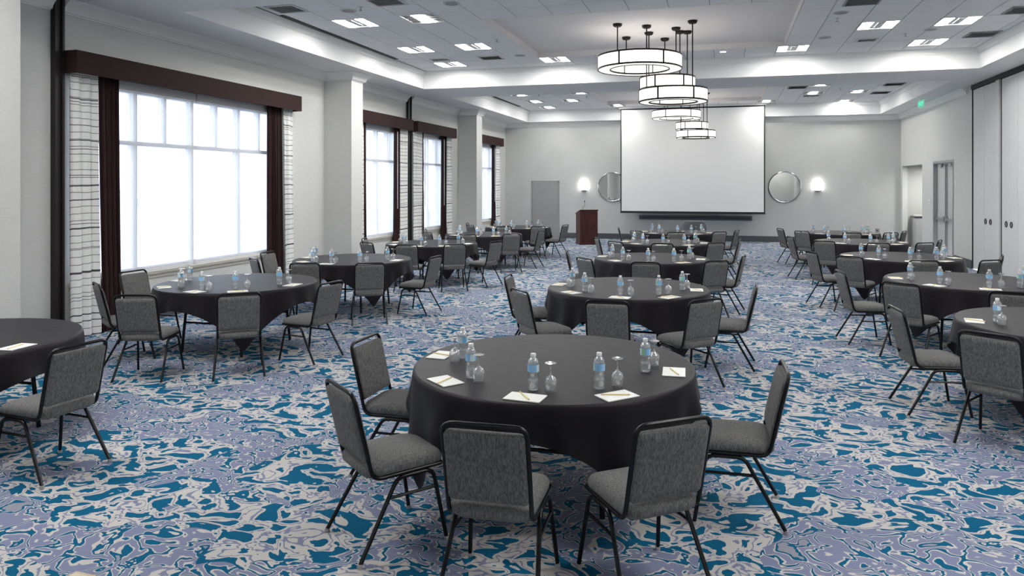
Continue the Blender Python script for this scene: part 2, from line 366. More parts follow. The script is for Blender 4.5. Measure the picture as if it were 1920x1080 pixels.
# ceiling: soffits, beams and the three trays
TX0, TX1 = -6.98, 4.82
TRAYS = [(-2.25, 5.60), (7.95, 15.80), (17.50, 25.10)]
ce = MB(); ce.box(-8.3, TX0, YN, YF, ZS, 4.95); ce.box(TX1, XR + .15, YN, YF, ZS, 4.95)
yy = YN
for a, b in TRAYS: ce.box(TX0, TX1, yy, a, ZS, 4.95); yy = b
ce.box(TX0, TX1, yy, YF, ZS, 4.95)
ceil = struct('ceiling', ce, PAINT, 'white coffered ceiling with beams and three tiled trays', 'ceiling')
TS = .605
GX0 = -5.98 - TS / 2 - TS                               # left edge of the tile grid
PANX0, PANX1 = GX0 + 5 * TS, 1.10
def tray(idx, y0, y1, ygrid, pan, fixt):
    """tiles of one tray; ygrid = a row edge, pan = y-range of the flat middle panel, fixt = cells holding lamps"""
    vis, rest = [], MB()
    c0 = -1; cols = []
    x = GX0
    while x > TX0 + .12: x -= TS
    while x < TX1 - .12: cols.append(x); x += TS
    rows = []; yv = ygrid
    while yv > y0 + .02: yv -= TS
    while yv < y1 - .02: rows.append(yv); yv += TS
    for ix in cols:
        for iy in rows:
            a0, a1, b0, b1 = max(ix, TX0 + .07), min(ix + TS, TX1 - .07), max(iy, y0 + .07), min(iy + TS, y1 - .07)
            if a1 - a0 < .06 or b1 - b0 < .06: continue
            cxm, cym = (a0 + a1) / 2, (b0 + b1) / 2
            if any(abs(cxm - fx) < .3 and abs(cym - fy) < .3 for fx, fy in fixt): continue
            if pan[0] - .02 < cym < pan[1] + .02:
                if PANX0 - .02 < a0 and a1 < PANX1 + .02: continue
                if a0 < PANX1 < a1: a0 = PANX1 + .012
            u, v = proj(cxm, cym, ZT)
            (vis.append((a0, a1, b0, b1)) if (-60 < u < 1980 and -35 < v < 1080 and idx) else rest.box(a0 + .004, a1 - .004, b0 + .004, b1 - .004, ZT, ZT + .02))
    cache = {}
    for a0, a1, b0, b1 in vis:
        w_, d_ = round(a1 - a0, 3), round(b1 - b0, 3)
        if (w_, d_) not in cache:
            g = .006; hw, hd = w_ / 2 - g, d_ / 2 - g
            cache[(w_, d_)] = MB().loft([[(-hw, -hd, .02), (hw, -hd, .02), (hw, hd, .02), (-hw, hd, .02)], [(-hw, -hd, .004), (hw, -hd, .004), (hw, hd, .004), (-hw, hd, .004)],
                                         [(-hw + .004, -hd + .004, 0), (hw - .004, -hd + .004, 0), (hw - .004, hd - .004, 0), (-hw + .004, hd - .004, 0)]]).mesh('ceiling_tile', TILE)
        link('ceiling_tile', cache[(w_, d_)], ceil, ((a0 + a1) / 2, (b0 + b1) / 2, ZT))
    if rest.v:
        o = rest.obj('ceiling_tile_field', TILE, ceil); o['kind'] = 'stuff'
    # dark joint backing above the tiles (with the raised panel cut out) and the raised panel itself
    bk = MB()
    bk.box(TX0, PANX0, y0, y1, ZT + .012, ZT + .02); bk.box(PANX1 + .012, TX1, y0, y1, ZT + .012, ZT + .02)
    bk.box(PANX0, PANX1 + .012, y0, pan[0], ZT + .012, ZT + .02); bk.box(PANX0, PANX1 + .012, pan[1], y1, ZT + .012, ZT + .02)
    bk.obj('tile_grid', VENTM, ceil)
    p = MB().box(PANX0, PANX1, pan[0], pan[1], ZT + .11, ZT + .14)
    p.box(PANX0 - .0, PANX0 + .012, pan[0], pan[1], ZT, ZT + .11); p.box(PANX1, PANX1 + .012, pan[0], pan[1], ZT, ZT + .11)
    p.box(PANX0, PANX1, pan[0], pan[0] + .012, ZT, ZT + .11); p.box(PANX0, PANX1, pan[1] - .012, pan[1], ZT, ZT + .11)
    p.obj('raised_panel', PANELC, ceil)
k = .978
FIX1 = [(-5.98, 13.17, 't'), (-5.98, 10.75, 't'), (-5.98 + 2 * TS, 10.75, 's'), (-5.98 + 2 * TS, 13.17, 't'), (-5.98, 10.75 + 7 * TS, 't'), (-5.98 + 4 * TS, 10.75 + 7 * TS, 't'),
        (-5.98 + 12 * TS, 10.75 + 7 * TS, 't'), (-5.98 + 14 * TS, 13.17, 't'), (-5.98 + 16 * TS, 13.17, 't'), (-5.98 + 16 * TS, 10.75 + 7 * TS, 't')]
Y2 = 22.35
FIX2 = [(-5.98, Y2 - 3 * TS, 's'), (-5.98, Y2, 's'), (-5.98, Y2 + 3 * TS, 's'), (-5.98 + 3 * TS, Y2 - 3 * TS, 's'), (-5.98 + 2 * TS, Y2, 's'), (-5.98 + 4 * TS, Y2 + 3 * TS, 's'),
        (-5.98 + 14 * TS, Y2, 's'), (-5.98 + 16 * TS, Y2, 's'), (-5.98 + 16 * TS, Y2 + 4 * TS, 's'), (-5.98 + 12 * TS, Y2 + 3 * TS, 's'), (-5.98 + 14 * TS, Y2 - 3 * TS, 's')]
FIX0 = [(x, y - 10.2, t) for x, y, t in FIX1 if y > 12]
FIX1 += [(-5.98 + 14 * TS, 10.75 - TS * 2, 't'), (-5.98 + 10 * TS, 10.75 - TS * 3, 't')]
E1 = 10.75 - TS / 2; E2 = Y2 - TS / 2
tray(0, *TRAYS[0], E1 - 10.2, (E1 - 10.2 + TS, E1 - 10.2 + 7 * TS), [f[:2] for f in FIX0])
tray(1, *TRAYS[1], E1, (E1 + TS, E1 + 7 * TS), [f[:2] for f in FIX1])
tray(2, *TRAYS[2], E2, (E2 - 3 * TS, E2 + 3 * TS), [f[:2] for f in FIX2])
struct('ceiling_cap', MB().box(-8.3, XR + .15, YN, YF, 4.95, 5.0), PAINT, 'flat slab over the coffered ceiling', 'ceiling')

# crown mouldings
def crown_prof(w_, z0, z1):
    h = z1 - z0
    return [(0, z1), (w_, z1), (w_, z1 - .12 * h), (w_ * .86, z1 - .2 * h), (w_ * .55, z1 - .42 * h), (w_ * .36, z1 - .68 * h), (w_ * .3, z0 + .12 * h), (w_ * .14, z0 + .1 * h), (w_ * .14, z0), (0, z0)]
cp = crown_prof(.15, 4.06, ZS)
def pilpath(a, b): return [(XL, a), (PX, a), (PX, b), (XL, b)]
p0 = [(XL, YN)] + pilpath(*PILS[0]) + [(XL, 6.87)]
p1 = [(XL, 7.02)] + pilpath(*PILS[1]) + [(XL, 16.88)]
p2 = [(XL, 17.10)] + pilpath(*PILS[2]) + [(XL, YF), (XR, YF), (XR, 18.80)]
for i, (p, lb) in enumerate(((p0, 'nearest stretch of white crown moulding, over the left wall'), (p1, 'white crown moulding over the first window and pilaster'), (p2, 'white crown moulding around the far end of the hall')), 1):
    struct('trim_%d' % i, sweep(MB(), p, cp), TRIMW, lb, 'moulding', smooth=40)
tp = crown_prof(.075, ZT - .12, ZT)
for i, (a, b) in enumerate(TRAYS, 4):
    mb = sweep(MB(), [(TX0, a), (TX0, b), (TX1, b), (TX1, a)], tp, closed=True)
    struct('trim_%d' % i, mb, TRIMW, ['white moulding inside the ceiling tray behind the camera', 'white moulding inside the nearer ceiling tray', 'white moulding inside the far ceiling tray'][i - 4], 'moulding', smooth=40)
# dark vertical partition strips on the left wall
for i, (a, b, lb) in enumerate(((6.88, 7.01, 'dark brown vertical strip left of the nearest window'), (16.90, 17.09, 'dark brown vertical strip between the middle two windows')), 7):
    mb = MB().box(XL, XL + .05, a, b, 0, ZS); mb.box(XL + .05, XL + .075, a, a + .03, 0, ZS); mb.box(XL + .05, XL + .075, b - .03, b, 0, ZS)
    struct('trim_%d' % i, mb, DARKTRIM, lb, 'wall strip')
# baseboards
bp_ = [(0, .195), (.016, .195), (.02, .185), (.02, 0), (0, 0)]
struct('baseboard_left', sweep(MB(), [(XL, 7.02)] + pilpath(*PILS[1]) + [(XL, 16.88)], bp_), BASEB, 'dark grey baseboard under the left windows', 'baseboard')
struct('baseboard_far', sweep(MB(), [(XL, 17.1)] + pilpath(*PILS[2]) + [(XL, YF), (-6.98, YF)], bp_), BASEB, 'dark grey baseboard in the far left corner', 'baseboard')
struct('baseboard_end', sweep(MB(), [(-5.87, YF), (XR, YF), (XR, 25.27)], bp_), BASEB, 'dark grey baseboard along the end wall', 'baseboard')
struct('baseboard_right', sweep(MB(), [(XR, 22.84), (XR, 21.8)], bp_), BASEB, 'dark grey baseboard between alcove and double door', 'baseboard')
struct('baseboard_nook', sweep(MB(), [(XR, 19.8), (XR, 18.53)], bp_), BASEB, 'dark grey baseboard between double door and folding panels', 'baseboard')

# ------------------------------------------------------------------ windows
WN = ['nearest, widest', 'second', 'third', 'farthest', 'hindmost unseen']
for i, (a, b) in enumerate(WINS, 1):
    t = thing('window_%d' % i, '%s window in the left wall, white mullions and transom' % WN[i - 1], 'window', (-8.1, (a + b) / 2, 0), kind='structure')
    oy = (a + b) / 2; hw = (b - a) / 2; fr = MB()
    fr.box(-.06, .06, -hw, -hw + .07, WZ0, WZ1); fr.box(-.06, .06, hw - .07, hw, WZ0, WZ1)
    fr.box(-.06, .06, -hw, hw, WZ0, WZ0 + .07); fr.box(-.06, .06, -hw, hw, WZ1 - .14, WZ1)
    fr.obj('window_frame', FRAMEW, t)
    MB().box(-.055, .055, -hw + .07, hw - .07, 2.49, 2.55).obj('transom', FRAMEW, t)
    nb = round(2 * hw / 1.105); st = 2 * hw / nb
    for q in range(1, nb): MB().box(-.05, .05, -hw + q * st - .035, -hw + q * st + .035, WZ0 + .07, WZ1 - .14).obj('mullion', FRAMEW, t)
    for q in range(nb):
        MB().box(-.05, .05, -hw + (q + .5) * st - .03, -hw + (q + .5) * st + .03, 2.55, WZ1 - .14).obj('mullion', FRAMEW, t)
        MB().box(-.004, .004, -hw + q * st + .04, -hw + (q + 1) * st - .04, WZ0 + .07, 2.49).obj('pane', PANE, t)
        for e in (0, .5): MB().box(-.004, .004, -hw + (q + e) * st + .035, -hw + (q + e + .5) * st - .035, 2.55, WZ1 - .14).obj('pane', PANE, t)
    sl = MB().box(.06, .172, -hw - .05, hw + .05, WZ0 - .045, WZ0 - .003); sl.box(.141, .155, -hw - .03, hw + .03, WZ0 - .10, WZ0 - .045)
    sl.obj('sill', SILL, t)
    # roller shades just inside the frame
    for q in range(2 if i in (1, 5) else 1):
        if i in (1, 5): s0, s1 = ((a + .03, oy - .015), (oy + .015, b - .03))[q]
        else: s0, s1 = a + .03, b - .03
        wh = (['left-hand', 'right-hand'][q] + ' ') if i in (1, 5) else ''
        r = thing('roller_shade', '%ssheer white roller shade drawn down over the %s window' % (wh, WN[i - 1].split(',')[0]), 'window shade', (-8.0, (s0 + s1) / 2, 0), group='sheer roller shades')
        h = (s1 - s0) / 2
        MB().box(-.03, .035, -h, h, 3.245, 3.355).obj('cassette', GREYM if 0 else VENTL, r)
        MB().box(-.006, .037, -h, h, 3.235, 3.247).obj('cassette_lip', PLASTICW, r)
        MB().box(-.012, -.0105, -h + .01, h - .01, WZ0 + .03, 3.25).obj('sheer_fabric', SHEER, r)
        MB().box(-.018, -.004, -h + .01, h - .01, WZ0 + .004, WZ0 + .03).obj('hem_bar', PLASTICW, r)

# curtains and valances
def drape_mesh(y0, y1, z0, z1, x, amp, folds, m, name, dy0=0, dy1=0):
    """pleated hanging panel; dy0/dy1 shift the two edges at the hem"""
    mb = MB(); n = folds * 10; rows = 9; th = .006; vs = []; fs = []
    ph = random.random() * 6
    for side in (0, 1):
        for r in range(rows):
            u = r / (rows - 1); z = z1 + (z0 - z1) * u
            for c in range(n + 1):
                t = c / n; yv = y0 + (y1 - y0) * t + (dy0 * (1 - t) + dy1 * t) * u ** 1.5
                xa = x + amp * (.75 + .35 * u) * sin(2 * pi * folds * t + ph + .35 * sin(3 * u + c * .2)) + .25 * amp * sin(2 * pi * folds * 2.3 * t + ph) - side * th
                vs.append((xa, yv, z))
    W = n + 1; O = rows * W
    for r in range(rows - 1):
        for c in range(n):
            a = r * W + c; fs.append((a, a + W, a + W + 1, a + 1)); fs.append((O + a, O + a + 1, O + a + W + 1, O + a + W))
    for r in range(rows - 1):
        for c in (0, n): a = r * W + c; fs.append((a, a + W, O + a + W, O + a) if c else (a, O + a, O + a + W, a + W))
    for c in range(n): a = (rows - 1) * W + c; fs.append((a, O + a, O + a + 1, a + 1))
    return mb.add(vs, fs).obj(name, m, None, 60)
CUR = [ # kind, y0, y1, dy0, dy1, label
 ('s', 7.06, 7.46, 0, .05, 'white curtain with thin dark stripes, left side of the nearest window'),
 ('b', 7.48, 7.80, .07, .05, 'dark brown drape at the left side of the nearest window'),
 ('b', 11.06, 11.46, 0, .06, 'dark brown drape at the right side of the nearest window'),
 ('s', 11.48, 11.80, .075, .03, 'white curtain with thin dark stripes, right side of the nearest window'),
 ('s', 14.23, 14.50, 0, .03, 'white striped curtain at the left side of the second window, behind the pilaster'),
 ('b', 14.50, 14.60, .03, .04, 'narrow dark brown drape at the left side of the second window'),
 ('b', 16.04, 16.36, -.05, .02, 'dark brown drape at the right side of the second window'),
 ('s', 16.37, 16.80, 0, 0, 'white striped curtain at the right side of the second window'),
 ('s', 17.14, 17.70, 0, .02, 'white striped curtain at the left side of the third window'),
 ('b', 17.70, 17.80, 0, .02, 'narrow dark brown drape at the left side of the third window'),
 ('b', 19.06, 19.44, -.05, .02, 'dark brown drape at the right side of the third window'),
 ('s', 19.45, 19.84, 0, 0, 'white striped curtain at the right side of the third window'),
 ('s', 22.10, 22.42, 0, 0, 'white striped curtain at the left side of the farthest window'),
 ('b', 23.72, 24.06, -.03, .02, 'dark brown drape at the right side of the farthest window'),
 ('s', 24.07, 24.49, 0, 0, 'white striped curtain at the right side of the farthest window')]
for kd, a, b, d0, d1, lb in CUR:
    o = drape_mesh(a, b, .015, 3.55, -7.878 if kd == 's' else -7.885, .028 if kd == 's' else .024, max(1, round((b - a) / (.13 if kd == 's' else .085))), STRIPE if kd == 's' else DRAPE, 'striped_curtain' if kd == 's' else 'brown_drape', d0, d1)
    tag(o, lb, 'curtain', 'striped curtain panels' if kd == 's' else 'brown drape panels')
    if kd == 'b' and a > 15: MB().tube([(-7.83, a + .10, 3.25), (-7.83, a + .10, 1.35)], .008, 6).obj('draw_wand', CAPW, o)
for a, b, lb in ((7.03, 11.85, 'long dark brown box valance over the nearest window'), (14.18, 16.83, 'dark brown box valance over the second window'),
                 (17.11, 19.87, 'dark brown box valance over the third window'), (22.05, 24.53, 'dark brown box valance over the farthest window')):
    v = MB().box(-7.745, -7.72, a, b, 3.32, 3.60); v.box(XL, -7.745, a, a + .025, 3.32, 3.60); v.box(XL, -7.745, b - .025, b, 3.32, 3.60); v.box(XL, -7.745, a + .025, b - .025, 3.575, 3.60)
    tag(v.obj('valance', VALM), lb, 'valance', 'brown box valances')

# outside
tag(MB().box(-90, -8.35, -40, 80, -1.2, -1.0).obj('outdoor_ground', GRASS), 'pale blown-out ground outside the windows', 'ground', kind='structure')
rd = []
for q in range(41):
    yv = -40 + q * 3; hz = 3.2 + 1.3 * sin(q * .9) + .8 * sin(q * 2.3 + 1)
    rd.append([(-74, yv, -1.0), (-76, yv, -1.0 + hz * .6), (-79, yv, -1.0 + hz), (-83, yv, -1.0 + hz * .8), (-86, yv, -1.0)])
struct('distant_ridge', MB().loft(rd), HILL, 'hazy pale line of trees far outside the windows', 'trees', smooth=60)

# ------------------------------------------------------------------ doors, folding panels, right wall fittings
d = thing('door_1', 'grey single door with lever handle in the far left corner', 'door', (-6.42, YF, 0), kind='structure')
fr = MB(); fr.box(-.53, -.48, -.03, 0, 0, 2.09); fr.box(.48, .53, -.03, 0, 0, 2.09); fr.box(-.53, .53, -.03, 0, 2.04, 2.09); fr.obj('door_frame', DOORG, d)
MB().box(-.475, .475, -.02, 0, .01, 2.035).obj('door_leaf', DOORG, d)
h = MB().lathe([(.0, 0), (.03, 0), (.03, .012), (.012, .014), (.012, .05), (0, .05)], 12, (.36, -.02, .98), 'Y'); h.box(.26, .37, -.075, -.06, .97, .99); h.obj('lever_handle', GREYM, d)

d = thing('door_2', 'tall grey double door with panic bars in the right wall', 'door', (XR, 20.8, 0), kind='structure')
fr = MB(); fr.box(-.015, .15, -.90, -.84, 0, 2.575); fr.box(-.015, .15, .84, .90, 0, 2.575); fr.box(-.015, .15, -.84, .84, 2.51, 2.575); fr.obj('door_frame', GREYM, d)
for sgn in (-1, 1):
    lf = MB().box(.085, .13, sgn * .008, sgn * .835, .01, 2.505).obj('door_leaf', DOORL, d)
    pb = MB().box(.03, .07, sgn * .10, sgn * .78, 1.00, 1.06); pb.box(.02, .085, sgn * .03, sgn * .13, .96, 1.11); pb.box(.03, .085, sgn * .76, sgn * .80, .99, 1.07)
    pb.obj('panic_bar', GREYM, lf)
    MB().box(.06, .085, sgn * .05, sgn * .075, 1.11, 2.48).obj('vertical_rod', GREYM, lf)
    MB().box(.06, .085, sgn * .05, sgn * .075, .04, .96).obj('vertical_rod', GREYM, lf)
    MB().box(.035, .085, sgn * .30, sgn * .58, 2.42, 2.49).obj('door_closer', GREYM, lf)
def pocket(idx, a, b, hs, lb):
    d = thing('door_%d' % idx, lb, 'folding panel', (XR, (a + b) / 2, 0), kind='structure'); o = (a + b) / 2
    for q in range(2):
        e0, e1 = a + (b - a) * q / 2 - o, a + (b - a) * (q + 1) / 2 - o
        MB().box(.012, .09, e0 + .004, e1 - .004, .02, 4.12).obj('panel', FOLDP, d)
    for hy in hs:
        r = MB().lathe([(.045, 0), (.062, 0), (.065, .008), (.055, .014), (.045, .006)], 20, (0, 0, 0), 'X', True); r.xf(lambda x, y, z: (-x, y, z)); r.obj('pull_ring', BLACKM, d, 40, (.012, hy - o, 1.135))
        MB().lathe([(0, 0), (.045, 0), (.045, .004), (0, .004)], 16, (0, 0, 0), 'X').xf(lambda x, y, z: (-x, y, z)).obj('pull_cup', GREYM, d, None, (.012, hy - o, 1.135))
pocket(3, 17.02, 18.48, (17.66, 17.36), 'tall pale pocket door with two round pulls, left of the metal post')
pocket(4, 15.05, 16.72, (16.47, 16.20), 'tall pale pocket door with two round pulls, right of the metal post')
mb = MB().box(XR - .015, XR + .09, 16.80, 17.005, 0, 4.13)
struct('trim_9', mb, FOLDP, 'pale vertical post between the two pocket doors', 'post')
struct('trim_10', MB().box(XR + .02, XR + .09, 16.725, 16.80, 0, 4.13), SLOT, 'dark vertical channel beside the pale post', 'post')
struct('trim_11', MB().box(XR - .03, XR + .09, 15.0, 18.5, 4.13, ZS), SLOT, 'dark ceiling track over the pocket doors', 'track')
struct('trim_12', MB().box(XR - .006, XR + .09, 18.485, 18.515, 0, 4.13), SLOT, 'thin dark gap at the far edge of the pocket doors', 'gap')

def wallplate(name, x, y, z, w_, h_, m, lb, cat, face='R', parts=0):
    t = thing(name, lb, cat, (x, y, z)); 
    f = (lambda a, b, c: (-b, a, c)) if face == 'R' else (lambda a, b, c: (a, -b, c))
    MB().loft([rrect(w_, h_, .008, 0, 3), rrect(w_, h_, .008, .008, 3), rrect(w_ - .012, h_ - .012, .006, .012, 3)]).xf(lambda a, b, c: f(a, c, b)).obj('plate', m, t)
    for q in range(parts):
        o = (q - (parts - 1) / 2) * w_ / max(parts, 1) if parts > 1 else 0
        MB().box(-.012, .012, .012, .02, -.022, .022).xf(lambda a, b, c: f(a + o, b, c)).obj('switch', PLASTICW if m != VENTM else BLACKM, t)
wallplate('light_switch', XR, 22.06, 1.46, .16, .13, PLASTICW, 'white wall switch plate between the alcove and double door', 'switch', 'R', 2)
wallplate('thermostat', XR, 19.70, 1.96, .09, .14, PLASTICW, 'white thermostat box beside the double door', 'thermostat', 'R', 1)
wallplate('wall_outlet', 4.80, YF, .44, .13, .13, VENTM, 'grey outlet plate low on the end wall', 'outlet', 'F', 1)

# counter in the alcove
t = thing('service_counter', 'grey service counter with dark top in the right alcove', 'counter', (6.15, 25.10, .002))
MB().box(-.35, .45, -.19, .30, .0, .90).obj('cabinet_body', COUNTERB, t)
MB().box(-.38, .46, -.22, .31, .90, .94).obj('countertop', COUNTERT, t)
for q in range(3):
    dr = MB().box(-.34 + q * .262, -.34 + q * .262 + .25, -.208, -.19, .10, .87).obj('cabinet_door', COUNTERB, t)
    MB().box(-.34 + q * .262 + .20, -.34 + q * .262 + .215, -.225, -.208, .62, .78).obj('handle', BLACKM, dr)
for q in range(2):
    mb = MB().loft([rrect(.24, .18, .03, z - .0 if False else z, 3) for z in (0, .02, .035, .05)])
    tag(mb.obj('folded_towel', TOWEL, None, 50, (5.92 + .27 * q, 25.08, .942)), ['folded white towel at the left on the alcove counter', 'folded white towel at the right on the alcove counter'][q], 'towel', 'towels on the counter')

# ------------------------------------------------------------------ end wall: screen, mirrors, sconces, lectern
t = thing('projection_screen', 'large white projection screen with black border hanging at the far end', 'screen', (-1.14, 24.75, 0))
MB().box(-2.40, 2.40, -.004, .004, .99, 4.58).obj('screen_border', BLK, t)
MB().box(-2.36, 2.36, -.006, -.0045, 1.035, 4.535).obj('screen_surface', SCREENW, t)
cas = MB().box(-2.45, 2.45, -.03, .06, 4.585, 4.634); cas.obj('screen_case', PAINT, t)
MB().tube([(-2.41, 0, .98), (2.41, 0, .98)], .016, 8).obj('weight_bar', BLK, t)
t = thing('wall_rail', 'long dark grey bar on the end wall below the screen', 'rail', (-1.05, YF, .79))
MB().loft([rrect(3.84, .15, .01, 0, 3), rrect(3.84, .15, .01, .07, 3), rrect(3.80, .11, .01, .085, 3)]).xf(lambda x, y, z: (x, -z, y)).obj('housing', BASEB, t)
MB().box(-1.85, 1.85, -.09, -.085, -.012, .012).obj('slot', SLOT, t)
for x, lb in ((-3.93, 'round silver-framed mirror half behind the screen, left side'), (1.92, 'round silver-framed mirror right of the screen')):
    t = thing('round_mirror', lb, 'mirror', (x, YF, 1.87), group='round wall mirrors')
    MB().lathe([(0, 0), (.505, 0), (.505, .02), (.36, .021), (.18, .0215), (0, .022)], 48, (0, 0, 0), 'Y').obj('mirror_glass', MIRROR, t, 30)
    MB().lathe([(.495, .0), (.53, .0), (.53, .035), (.515, .045), (.50, .038), (.495, .022)], 48, (0, 0, 0), 'Y', True).obj('frame', CHROME, t, 40)
for x, lb in ((-4.97, 'glowing wall sconce above the lectern'), (2.97, 'glowing wall sconce right of the round mirror')):
    t = thing('wall_sconce', lb, 'sconce', (x, YF, 1.80), group='end wall sconces')
    pr_ = [(.12 * sin(a), 0) for a in (0,)]
    rings = []
    for z, rr in ((-.04, .075), (.04, .095), (.14, .105), (.22, .11)):
        rings.append([(rr * cos(pi * i / 10), -.02 - rr * .8 * sin(pi * i / 10), z) for i in range(11)] + [(-rr, -.005, z), (rr, -.005, z)])
    MB().loft(rings).obj('glass_shade', SCON, t)
    MB().loft([[(rr * cos(pi * i / 10), -.02 - rr * .8 * sin(pi * i / 10), z) for i in range(11)] + [(-rr, 0, z), (rr, 0, z)] for z, rr in ((-.085, .05), (-.07, .085), (-.042, .088))]).obj('holder', GREYM, t)

t = thing('lectern', 'dark mahogany lectern standing near the end wall', 'lectern', (-4.40, 23.02, 0), radians(26))
MB().box(-.27, .27, -.26, -.235, .06, 1.10).obj('front_panel', MAHOG, t)
for sg in (-1, 1):
    MB().add([(sg * .27, -.26, .06), (sg * .27, .28, .06), (sg * .27, .28, .98), (sg * .27, -.26, 1.10), (sg * .295, -.26, .06), (sg * .295, .28, .06), (sg * .295, .28, .98), (sg * .295, -.26, 1.10)],
             [(0, 1, 2, 3), (7, 6, 5, 4), (0, 4, 5, 1), (1, 5, 6, 2), (2, 6, 7, 3), (3, 7, 4, 0)]).obj('side_panel', MAHOG, t)
MB().add([(-.31, -.28, 1.105), (.31, -.28, 1.105), (.31, .30, .975), (-.31, .30, .975), (-.31, -.28, 1.135), (.31, -.28, 1.135), (.31, .30, 1.005), (-.31, .30, 1.005)],
         [(0, 3, 2, 1), (4, 5, 6, 7), (0, 1, 5, 4), (1, 2, 6, 5), (2, 3, 7, 6), (3, 0, 4, 7)]).obj('reading_top', MAHOG, t)
MB().box(-.31, .31, -.28, .30, 0, .06).obj('plinth', MAHOG, t)
MB().box(-.268, .268, -.2, .27, .55, .57).obj('shelf', MAHOG, t)
mc = MB().tube(smoothpath([(-.10, -.2, 1.115), (-.10, -.2, 1.2), (-.02, -.16, 1.27), (-.06, -.05, 1.38)], .06), .006, 6)
tag(mc.obj('microphone', BLACKM, None, 40, (-4.40, 23.02, .004)), 'thin gooseneck microphone on top of the lectern', 'microphone')
MB().lathe([(0, 0), (.014, .0), (.017, .03), (.012, .055), (0, .06)], 10, (-.06, -.05, 1.37)).obj('microphone_head', BLACKM, bpy.data.objects['microphone'], 40)

# ------------------------------------------------------------------ ceiling fittings
def lamp(x, y, kind, lb, z=None):
    t = thing('ceiling_light', lb, 'ceiling light', (x, y, (ZT if z is None else z - .026)), group='recessed ceiling lights')
    h = TS / 2 - .006
    f = MB().box(-h, h, -h, -h + .018, -.004, .03); f.box(-h, h, h - .018, h, -.004, .03); f.box(-h, -h + .018, -h + .018, h - .018, -.004, .03); f.box(h - .018, h, -h + .018, h - .018, -.004, .03)
    f.obj('trim_frame', TRIMW, t)
    if kind == 't':
        for sg in (-1, 1): MB().box(sg * .19 - .088, sg * .19 + .088, -h + .018, h - .018, .008, .014).obj('lens', LENS, t)
        MB().box(-.10, .10, -h + .018, h - .018, .010, .02).obj('basket', VENTL, t)
        MB().box(-.03, .03, -.2, .2, -.003, .010).obj('basket_cover', VENTL, t)
        for sg in (-1, 1): MB().box(sg * .279, sg * (h - .018), -h + .018, h - .018, .010, .02).obj('side_strip', VENTL, t)
    else:
        MB().box(-.10, .10, -h + .018, h - .018, .004, .012).obj('lens', LENS, t)
        for sg in (-1, 1):
            MB().box(sg * .10, sg * (h - .018), -h + .018, h - .018, .022, .03).obj('reflector', VENTL, t)
            for q in range(4): MB().box(sg * .11, sg * (h - .02), -.225 + q * .15 - .004, -.225 + q * .15 + .004, .0, .022).obj('louver', GREYM, t)
def place(lst, where):
    seen = {}
    for x, y, kd in lst:
        col = 'window-side' if x < -5.5 else ('left of centre' if x < -1 else ('right of centre' if x < 2.8 else 'right-hand'))
        ys_ = sorted(set(round(f[1], 2) for f in lst)); rk = ys_.index(round(y, 2))
        rown = ['first', 'second', 'third', 'fourth', 'fifth', 'sixth', 'seventh'][rk]
        lb = '%s recessed ceiling light, %s, %s row back in the %s tray' % ('twin-lens' if kd == 't' else 'single-lens', col, rown, where)
        if lb in seen: lb = lb.replace('recessed', 'inner recessed')
        seen[lb] = 1; lamp(x, y, kd, lb)
place(FIX0, 'hindmost')
for q in range(5):  # unseen row added to brighten the rear wall that the mirrors reflect
    lamp(-5.6 + q * 2.4, -7.6, 't', 'added unseen twin-lens light for the wall behind the camera, number %s from the windows' % ['one', 'two', 'three', 'four', 'five'][q], ZS)
place(FIX1, 'nearer'); place(FIX2, 'far')

def chandelier(cx_, cy_, R, zt, zb, tri, lb, dy):
    """drum ring: outer and inner shade walls, glowing underside, dark rims, bars, three rods with canopies"""
    t = thing('ring_chandelier', lb, 'chandelier', (cx_, cy_ + dy, zb), group='drum ring chandeliers')
    H = zt - zb; ri = R * .69
    MB().lathe([(R - .006, .015), (R - .006, H - .012), (R - .012, H - .012), (R - .012, .02), (ri + .012, .02), (ri + .012, H - .012), (ri + .006, H - .012), (ri + .006, .015)], 72, closed=True).obj('shade', SHADE, t, 40)
    for r0, z, nm in ((R, 0, 'bottom_rim'), (R, H - .03, 'top_rim'), (ri, 0, 'inner_rim'), (ri, H - .03, 'inner_top_rim')):
        sg = -1 if r0 == R else 1
        MB().lathe([(r0, z), (r0, z + .03), (r0 + sg * .02, z + .03), (r0 + sg * .02, z)], 72, closed=True).obj(nm, BRONZE, t, 40)
    for q in range(6):
        a = radians(24 + 60 * q - 90 + 15)
        MB().box(-.010, .006, -.014, .014, .01, H - .01).xf(lambda x, y, z: ((R + x) * cos(a) - y * sin(a), (R + x) * sin(a) + y * cos(a), z)).obj('bar', BRONZE, t)
        MB().box(-.006, .010, -.009, .009, .01, H - .01).xf(lambda x, y, z: ((ri + x) * cos(a) - y * sin(a), (ri + x) * sin(a) + y * cos(a), z)).obj('inner_bar', BRONZE, t)
    for x, y in tri:
        px, py = x - cx_, y - cy_; l = hypot(px, py)
        rd = MB().tube([(px, py, H - .015), (px, py, ZT + .11 - zb)], .011, 8).obj('rod', BRONZE, t, 40)
        MB().lathe([(0, 0), (.06, 0), (.078, .018), (.082, .045), (.082, .05), (0, .05)], 20, (px, py, ZT + .06 - zb)).obj('canopy', BRONZE, rd, 30)
        # strap from rod foot to the ring walls
        a = atan2(py, px)
        MB().box(ri - .0, R - .0, -.01, .01, H - .02, H - .008).xf(lambda x_, y_, z_: (x_ * cos(a) - y_ * sin(a), x_ * sin(a) + y_ * cos(a), z_)).obj('strap', BRONZE, t)
